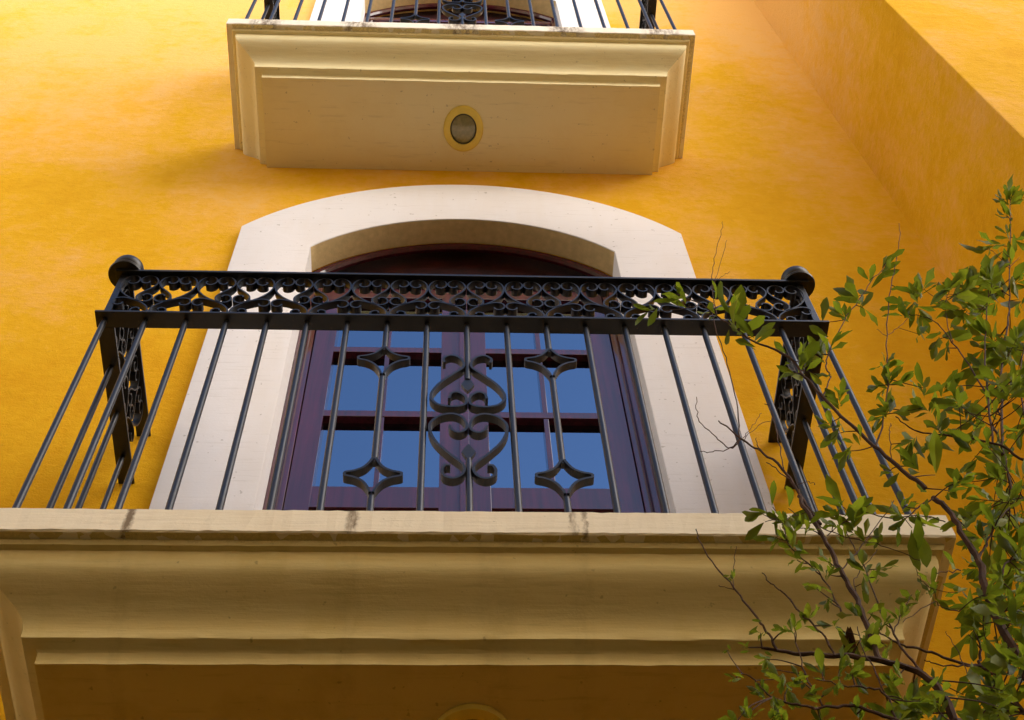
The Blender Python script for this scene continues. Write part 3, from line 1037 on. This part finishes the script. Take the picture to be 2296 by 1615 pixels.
def leaf(bm, p, d, side, L, W, curl):
    """obovate leaf: 2 x 5 quads folded along the midrib, curved back at the tip"""
    d = d.normalized()
    side = (side - d * side.dot(d)).normalized()
    nrm = d.cross(side)
    prof = [(0.0, 0.04), (0.18, 0.36), (0.42, 0.80), (0.66, 1.0), (0.86, 0.70), (1.0, 0.06)]
    fold = rs.uniform(0.12, 0.42)
    tw = rs.uniform(-0.5, 0.5)
    wav = rs.uniform(0, 6.28)
    rows = []
    for t, w in prof:
        s2 = side * math.cos(tw * t) + nrm * math.sin(tw * t)
        n2 = d.cross(s2)
        c = p + d * (L * t) - n2 * (curl * L * t * t)
        h = W * 0.5 * w * rs.uniform(0.82, 1.18)
        ru = math.sin(t * 11 + wav) * 0.20 * W
        rows.append([bm.verts.new(c - s2 * h + n2 * (fold * h + ru * w)), bm.verts.new(c), bm.verts.new(c + s2 * h + n2 * (fold * h - ru * w))])
    for a, b in zip(rows, rows[1:]):
        bm.faces.new((a[0], a[1], b[1], b[0]))
        bm.faces.new((a[1], a[2], b[2], b[1]))


def rnd_unit():
    while True:
        v = Vector((rs.uniform(-1, 1), rs.uniform(-1, 1), rs.uniform(-1, 1)))
        if 0.05 < v.length < 1:
            return v.normalized()


RIGHT, UP, BACK = camd[0].normalized(), camd[1].normalized(), camd[2].normalized()


def shoot(c3, ax, n, Lpx, spread=0.9):
    """n leaves round the end of a shoot whose axis is ax; length given in picture pixels"""
    dist = (c3 - CAM_C).length
    L0 = 1.25 * Lpx * dist / FPX
    for k in range(n):
        t = k / max(1, n - 1)
        base = c3 + ax * (L0 * (0.05 - 0.55 * (1 - t)))
        out = rnd_unit()
        out = (out - ax * out.dot(ax)).normalized()
        ang = spread * rs.uniform(0.55, 1.25) * (1.15 - 0.55 * t)
        d = ax * math.cos(ang) + out * math.sin(ang)
        L = L0 * rs.uniform(0.65, 1.15)
        s = d.cross(BACK + rnd_unit() * 0.9)
        if s.length < 0.05:
            s = d.orthogonal()
        leaf(leaves, base, d, s, L, L * rs.uniform(0.25, 0.42), rs.uniform(-0.3, 0.6))


def cluster(p, Y, n, Lpx, direction=None, twig=True, spread=0.9):
    c3 = at3(p, Y)
    near = min(nodes, key=lambda q: (q[0] - c3).length + 0.35 * max(0.0, q[0].z - c3.z))
    v = c3 - near[0]
    if direction is not None:
        ax = (RIGHT * direction[0] + UP * direction[1] + BACK * rs.uniform(-0.3, 0.3)).normalized()
    elif v.length > 0.03:
        ax = (v.normalized() + Vector((0, 0, 0.5)) + rnd_unit() * 0.3).normalized()
    else:
        ax = (Vector((rs.uniform(-0.5, 0.3), rs.uniform(-.3, .3), 1))).normalized()
    if twig and v.length > 0.012:
        mid = near[0].lerp(c3, 0.55) + rnd_unit() * v.length * 0.08
        r_ = min(near[1], 1.4 * mm)
        cc = spline([near[0], mid, c3], 4)
        tube(stems, cc, [r_ + (0.6 * mm - r_) * i / (len(cc) - 1) for i in range(len(cc))], 5)
    shoot(c3, ax, n, Lpx, spread)


# shoots traced from the photograph: enlargement, x, y, depth, leaves, leaf length, direction
for f, x, y, Y, n, Lp, dr in [
    (A, 45, 600, -0.89, 4, 42, (-0.2, 1)), (A, 5, 620, -0.90, 4, 36, (-1, -0.3)),
    (B6, 290, 60, -0.90, 5, 34, (-0.5, -0.2)),
    (A, 285, 700, -0.88, 6, 66, (-0.25, 1)), (A, 180, 680, -0.88, 3, 32, (-0.8, 0.3)), (A, 395, 800, -0.87, 6, 52, (-0.1, 1)), (A, 200, 620, -0.88, 2, 34, (0, 1)),
    (A, 270, 760, -0.88, 3, 34, (0.1, -1)),
    (A, 620, 930, -0.86, 6, 50, (0.0, 1)), (A, 590, 985, -0.86, 3, 48, (-1, 0.1)), (A, 690, 985, -0.86, 4, 36, (0.7, -0.2)), (A, 560, 890, -0.86, 3, 38, (-0.4, 0.9)),
    (A, 745, 730, -0.82, 2, 56, (-0.3, 1)), (A, 735, 890, -0.84, 6, 34, (-0.3, 0.7)), (A, 790, 850, -0.84, 5, 40, (0.5, 0.8)), (A, 840, 690, -0.82, 7, 36, (-0.5, 0.6)),
    (A, 920, 600, -0.81, 8, 40, (-0.3, 0.9)), (A, 950, 660, -0.81, 3, 38, (0.6, -0.6)), (A, 975, 520, -0.80, 4, 44, (-0.4, 1)), (A, 1045, 455, -0.80, 6, 40, (0.3, 1)),
    (A, 830, 1120, -0.86, 8, 40, (0.1, 1)), (A, 820, 1290, -0.86, 7, 42, (-0.2, -0.5)), (A, 865, 1380, -0.86, 6, 38, (-0.4, -0.4)), (A, 935, 1310, -0.86, 3, 30, (0, 1)),
    (A, 770, 1240, -0.86, 5, 34, (-0.5, 0.4)),
    (A, 1065, 930, -0.82, 4, 34, (0.5, 0.8)), (A, 1040, 950, -0.82, 3, 30, (-0.9, 0.1)), (A, 1080, 1010, -0.83, 9, 40, (0.1, 0.9)), (A, 1020, 1050, -0.83, 5, 36, (-0.8, 0.2)), (A, 1130, 1040, -0.83, 5, 36, (0.9, 0.1)),
    (A, 1060, 1160, -0.84, 10, 40, (0, 0.8)), (A, 1030, 1220, -0.84, 5, 34, (-0.5, -0.4)), (A, 1120, 1190, -0.84, 4, 32, (0.8, -0.1)),
    (A, 1200, 590, -0.80, 7, 40, (-0.4, 0.7)), (A, 1250, 560, -0.80, 6, 36, (0.2, 0.9)), (A, 1150, 640, -0.80, 5, 38, (-0.9, -0.2)), (A, 1240, 690, -0.80, 6, 40, (0.3, -0.6)), (A, 1150, 700, -0.80, 4, 34, (-0.7, 0.3)),
    (A, 1310, 620, -0.80, 6, 42, (0.5, 0.5)), (A, 1380, 560, -0.78, 6, 42, (0.2, 1)), (A, 1320, 820, -0.80, 5, 34, (-0.4, -0.6)), (A, 1230, 790, -0.80, 3, 34, (-0.5, -0.7)), (A, 1460, 610, -0.78, 6, 50, (0.9, 0.2)), (A, 1370, 860, -0.80, 4, 32, (-0.2, -0.8)),
    (A, 1530, 520, -0.77, 6, 42, (-0.3, 1)), (A, 1600, 500, -0.77, 7, 46, (0.3, 1)), (A, 1640, 560, -0.76, 5, 40, (-0.3, 0.8)),
    (A, 1690, 95, -0.72, 11, 30, (0, 1)), (A, 1655, 110, -0.72, 6, 26, (-0.6, 0.6)), (A, 1665, 190, -0.72, 7, 28, (-0.7, 0.2)), (A, 1665, 280, -0.73, 6, 26, (-0.4, 0.6)), (A, 1600, 345, -0.74, 5, 34, (-0.7, -0.2)), (A, 1560, 360, -0.74, 4, 34, (-0.8, -0.4)), (A, 1740, 310, -0.73, 4, 34, (0.9, 0.2)),
    (A, 1705, 400, -0.74, 5, 34, (0.3, 0.8)), (A, 1720, 530, -0.75, 6, 40, (0.7, 0.3)), (A, 1650, 370, -0.74, 3, 26, (-0.2, -0.6)),
    (A, 1310, 1500, -0.84, 2, 66, (0.5, 0.9)), (A, 1200, 1440, -0.85, 7, 38, (-0.4, 0.7)), (A, 1080, 1480, -0.86, 4, 34, (-0.6, 0.1)),
    (A, 1250, 1060, -0.82, 6, 36, (0, 0.8)), (A, 1360, 1060, -0.82, 8, 40, (0.3, 0.8)), (A, 1250, 1160, -0.84, 9, 38, (-0.6, 0.4)), (A, 1180, 1340, -0.87, 7, 38, (-0.6, -0.5)), (A, 1300, 1330, -0.86, 6, 38, (0, -0.8)), (A, 1450, 1180, -0.83, 7, 42, (-0.2, 0.8)),
    (A, 1320, 1250, -0.86, 8, 38, (-0.2, 0.6)), (A, 1400, 1310, -0.86, 7, 36, (0.2, -0.3)),
    (B8, 380, 1115 - 780, -1.0, 1, 10, (1, 0.5)), (B8, 380, 520, -1.0, 5, 14, (0, 0.4)), (B8, 345, 510, -1.0, 3, 14, (-0.8, 0)),
    (B8, 560, 100, -0.95, 5, 34, (-0.9, -0.05)), (B8, 640, 60, -0.95, 2, 56, (-0.4, 0.9)), (B8, 745, 70, -0.94, 2, 62, (0.4, 0.9)), (B8, 590, 160, -0.95, 2, 44, (-0.9, -0.4)), (B8, 690, 150, -0.95, 5, 30, (-0.4, 0.4)),
    (B8, 660, 260, -0.97, 5, 32, (-0.8, 0.1)), (B8, 750, 290, -0.97, 7, 32, (-0.2, 0.5)), (B8, 790, 200, -0.95, 8, 32, (0.1, 0.7)), (B8, 870, 190, -0.94, 6, 34, (0.2, 0.8)), (B8, 840, 350, -0.96, 5, 28, (-0.4, 0.2)), (B8, 800, 410, -0.97, 4, 26, (-0.8, 0)),
    (B8, 1050, 100, -0.9, 6, 34, (-0.6, 0.5)), (B8, 1105, 60, -0.9, 4, 52, (-0.1, 1)), (B8, 1210, 80, -0.9, 6, 38, (0.4, 0.8)), (B8, 1180, 170, -0.9, 7, 34, (0.1, 0.7)), (B8, 1040, 180, -0.92, 6, 30, (-0.5, 0.3)),
    (B8, 1250, 260, -0.9, 5, 34, (-0.1, 1)), (B8, 1340, 260, -0.9, 3, 46, (0.45, 0.9)), (B8, 1120, 270, -0.92, 5, 30, (0.2, 0.7)),
    (B8, 1460, 110, -0.9, 6, 34, (-0.5, 0.2)), (B8, 1500, 50, -0.88, 6, 36, (0.2, 0.9)), (B8, 1465, 200, -0.9, 3, 42, (-0.35, -0.9)), (B8, 1560, 200, -0.88, 2, 62, (-0.3, -1)), (B8, 1600, 210, -0.88, 2, 70, (0.3, -1)), (B8, 1660, 130, -0.88, 7, 36, (0, 0.2)),
    (B8, 930, 470, -0.96, 5, 28, (-0.4, 0.2)), (B8, 1010, 420, -0.95, 4, 26, (-0.3, 0.7)), (B8, 1020, 510, -0.95, 5, 26, (0.3, 0.5)), (B8, 1350, 470, -0.9, 6, 32, (0.9, 0.1)), (B8, 1230, 440, -0.92, 6, 34, (-0.2, 0.5)), (B8, 1250, 560, -0.93, 4, 34, (0.2, -0.8)),
    (B8, 930, 600, -0.98, 5, 30, (-0.7, -0.1)), (B8, 1000, 670, -0.96, 5, 28, (-0.4, -0.3)), (B8, 1330, 520, -0.92, 3, 26, (0.2, 0.7)),
    (B8, 720, 870, -1.0, 6, 26, (-0.7, 0.2)), (B8, 785, 860, -1.0, 5, 26, (0, 0.8)), (B8, 880, 800, -0.98, 7, 30, (0.4, 0.6)), (B8, 1020, 840, -0.97, 5, 32, (-0.4, 0.1)), (B8, 1180, 775, -0.95, 5, 32, (-0.6, 0.2)), (B8, 1300, 755, -0.94, 5, 32, (0.8, 0.1)), (B8, 1080, 880, -0.96, 4, 30, (0.5, -0.5)),
    (B8, 1380, 830, -0.93, 6, 28, (0.3, 0.7)), (B8, 1340, 870, -0.93, 4, 30, (-0.5, -0.3)), (B8, 1500, 770, -0.92, 7, 30, (0.3, 0.8)), (B8, 1560, 670, -0.9, 6, 30, (-0.6, 0.3)), (B8, 1690, 600, -0.9, 7, 34, (0.2, 0.6)), (B8, 1720, 670, -0.9, 4, 32, (0.5, -0.5)),
    (B8, 600, 1065, -0.99, 7, 24, (-0.6, -0.3)), (B8, 470, 985, -0.99, 4, 18, (-0.5, 0.5)), (B8, 340, 1005, -1.0, 3, 14, (-0.6, 0)), (B8, 400, 1190, -1.02, 4, 28, (-0.8, 0)), (B8, 560, 890, -1.0, 3, 26, (-0.7, -0.1)), (B8, 545, 840, -1.0, 2, 20, (-0.5, -0.5)),
    (B8, 570, 1290, -1.02, 10, 26, (-0.5, 0.4)), (B8, 690, 1190, -1.0, 5, 44, (-0.3, 0.8)), (B8, 740, 1260, -1.0, 5, 44, (0.2, -0.6)), (B8, 640, 1130, -1.0, 3, 28, (-0.4, 0.6)), (B8, 650, 1340, -1.02, 6, 28, (0.1, -0.5)),
    (B8, 830, 1210, -1.0, 7, 32, (-0.4, 0.4)), (B8, 970, 1150, -1.0, 5, 42, (-0.3, 0.9)), (B8, 1080, 1130, -0.99, 6, 38, (0.1, 0.9)), (B8, 1160, 1140, -0.98, 6, 36, (0.3, 0.7)), (B8, 1200, 1190, -0.98, 8, 34, (0.3, -0.2)), (B8, 1050, 1240, -1.0, 5, 30, (-0.3, -0.3)),
    (B8, 880, 1290, -1.0, 6, 28, (0.4, 0.3)), (B8, 470, 1430, -1.03, 8, 30, (-0.4, 0.5)), (B8, 400, 1480, -1.03, 6, 34, (-0.6, 0.3)), (B8, 640, 1440, -1.02, 7, 30, (0.2, 0.5)), (B8, 730, 1470, -1.02, 5, 36, (0.2, 0.8)), (B8, 1190, 1430, -1.0, 7, 34, (-0.3, 0.5)), (B8, 960, 1470, -1.0, 6, 36, (0, 0.8)),
    (B8, 1240, 960, -0.95, 5, 50, (0.2, 0.8)), (B8, 1190, 1000, -0.96, 4, 44, (-0.2, -0.8)), (B8, 1390, 980, -0.95, 4, 30, (-0.3, -0.5)), (B8, 1420, 1220, -0.97, 5, 32, (0.2, 0.6)),
    (B8, 1640, 1280, -0.95, 4, 52, (0.3, 0.7)), (B8, 1730, 1230, -0.94, 6, 40, (-0.3, 0.5)), (B8, 1500, 1330, -0.97, 7, 38, (-0.3, 0.4)), (B8, 1600, 1350, -0.95, 6, 46, (0.4, -0.2)), (B8, 1480, 1180, -0.96, 6, 36, (-0.3, 0.6)),
    (B8, 1930, 900, -0.88, 2, 70, (-0.2, -0.9)), (B8, 1960, 870, -0.88, 2, 72, (0.1, -1)), (B8, 1930, 1200, -0.88, 2, 60, (-0.2, -1)), (B8, 1900, 1300, -0.88, 4, 44, (0.8, -0.1)), (B8, 1990, 1330, -0.87, 5, 42, (0.5, -0.3)), (B8, 1880, 620, -0.9, 5, 38, (-0.8, -0.3)), (B8, 1850, 470, -0.9, 4, 32, (-0.6, 0.4)),
    (B8, 2060, 370, -0.86, 3, 56, (0.3, -0.9)), (B8, 2140, 260, -0.85, 3, 60, (0.2, -0.9)),
]:
    cluster(f(x, y), Y + rs.uniform(-0.012, 0.012), n, Lp, dr)


def inside(p, poly):
    c = False
    for (x0, y0), (x1, y1) in zip(poly, poly[1:] + poly[:1]):
        if (y0 > p[1]) != (y1 > p[1]) and p[0] < (x1 - x0) * (p[1] - y0) / (y1 - y0) + x0:
            c = not c
    return c


for f, poly, cnt, Ya, Yb, Lp in [
    (A, [(1420, 560), (1620, 480), (1800, 560), (1800, 1120), (1560, 1000), (1440, 900), (1400, 720)], 29, -0.84, -0.66, 40),
    (A, [(1420, 1000), (1800, 980), (1800, 1640), (1380, 1640), (1420, 1400), (1330, 1230)], 30, -0.92, -0.66, 40),
    (B8, [(1860, 0), (2330, -40), (2330, 460), (2230, 480), (1960, 300), (1840, 150)], 21, -0.94, -0.70, 42),
    (B8, [(1990, 440), (2330, 430), (2330, 1000), (2120, 1010), (1930, 860), (1900, 600)], 26, -0.94, -0.70, 40),
    (B8, [(2060, 1000), (2330, 980), (2330, 1520), (1880, 1520), (2040, 1300)], 25, -0.94, -0.72, 42),
    (B8, [(1300, 1320), (1880, 1330), (1880, 1520), (1250, 1520)], 12, -1.0, -0.85, 38),
]:
    xs = [p[0] for p in poly]
    ys = [p[1] for p in poly]
    k = 0
    while k < cnt:
        p = (rs.uniform(min(xs), max(xs)), rs.uniform(min(ys), max(ys)))
        if inside(p, poly):
            cluster(f(*p), rs.uniform(Ya, Yb), rs.randint(5, 9), Lp * rs.uniform(0.8, 1.2))
            k += 1

obj('stem', stems, M_BARK, shrub, smooth=True)
obj('foliage', leaves, M_LEAF, shrub, smooth=True)
g = bmesh.new()
c3 = at3(B8(1135, 850), -0.97)
for dx, L, tw in ((0.0, 0.047, 0.0), (0.004, 0.040, 0.6)):
    s = RIGHT * math.cos(tw) + BACK * math.sin(tw)
    leaf(g, c3 + RIGHT * dx, (UP * -1 + RIGHT * (0.1 - dx * 40)), s, L, 0.020, 0.25)
obj('dry_leaf', g, M_DRY, shrub)
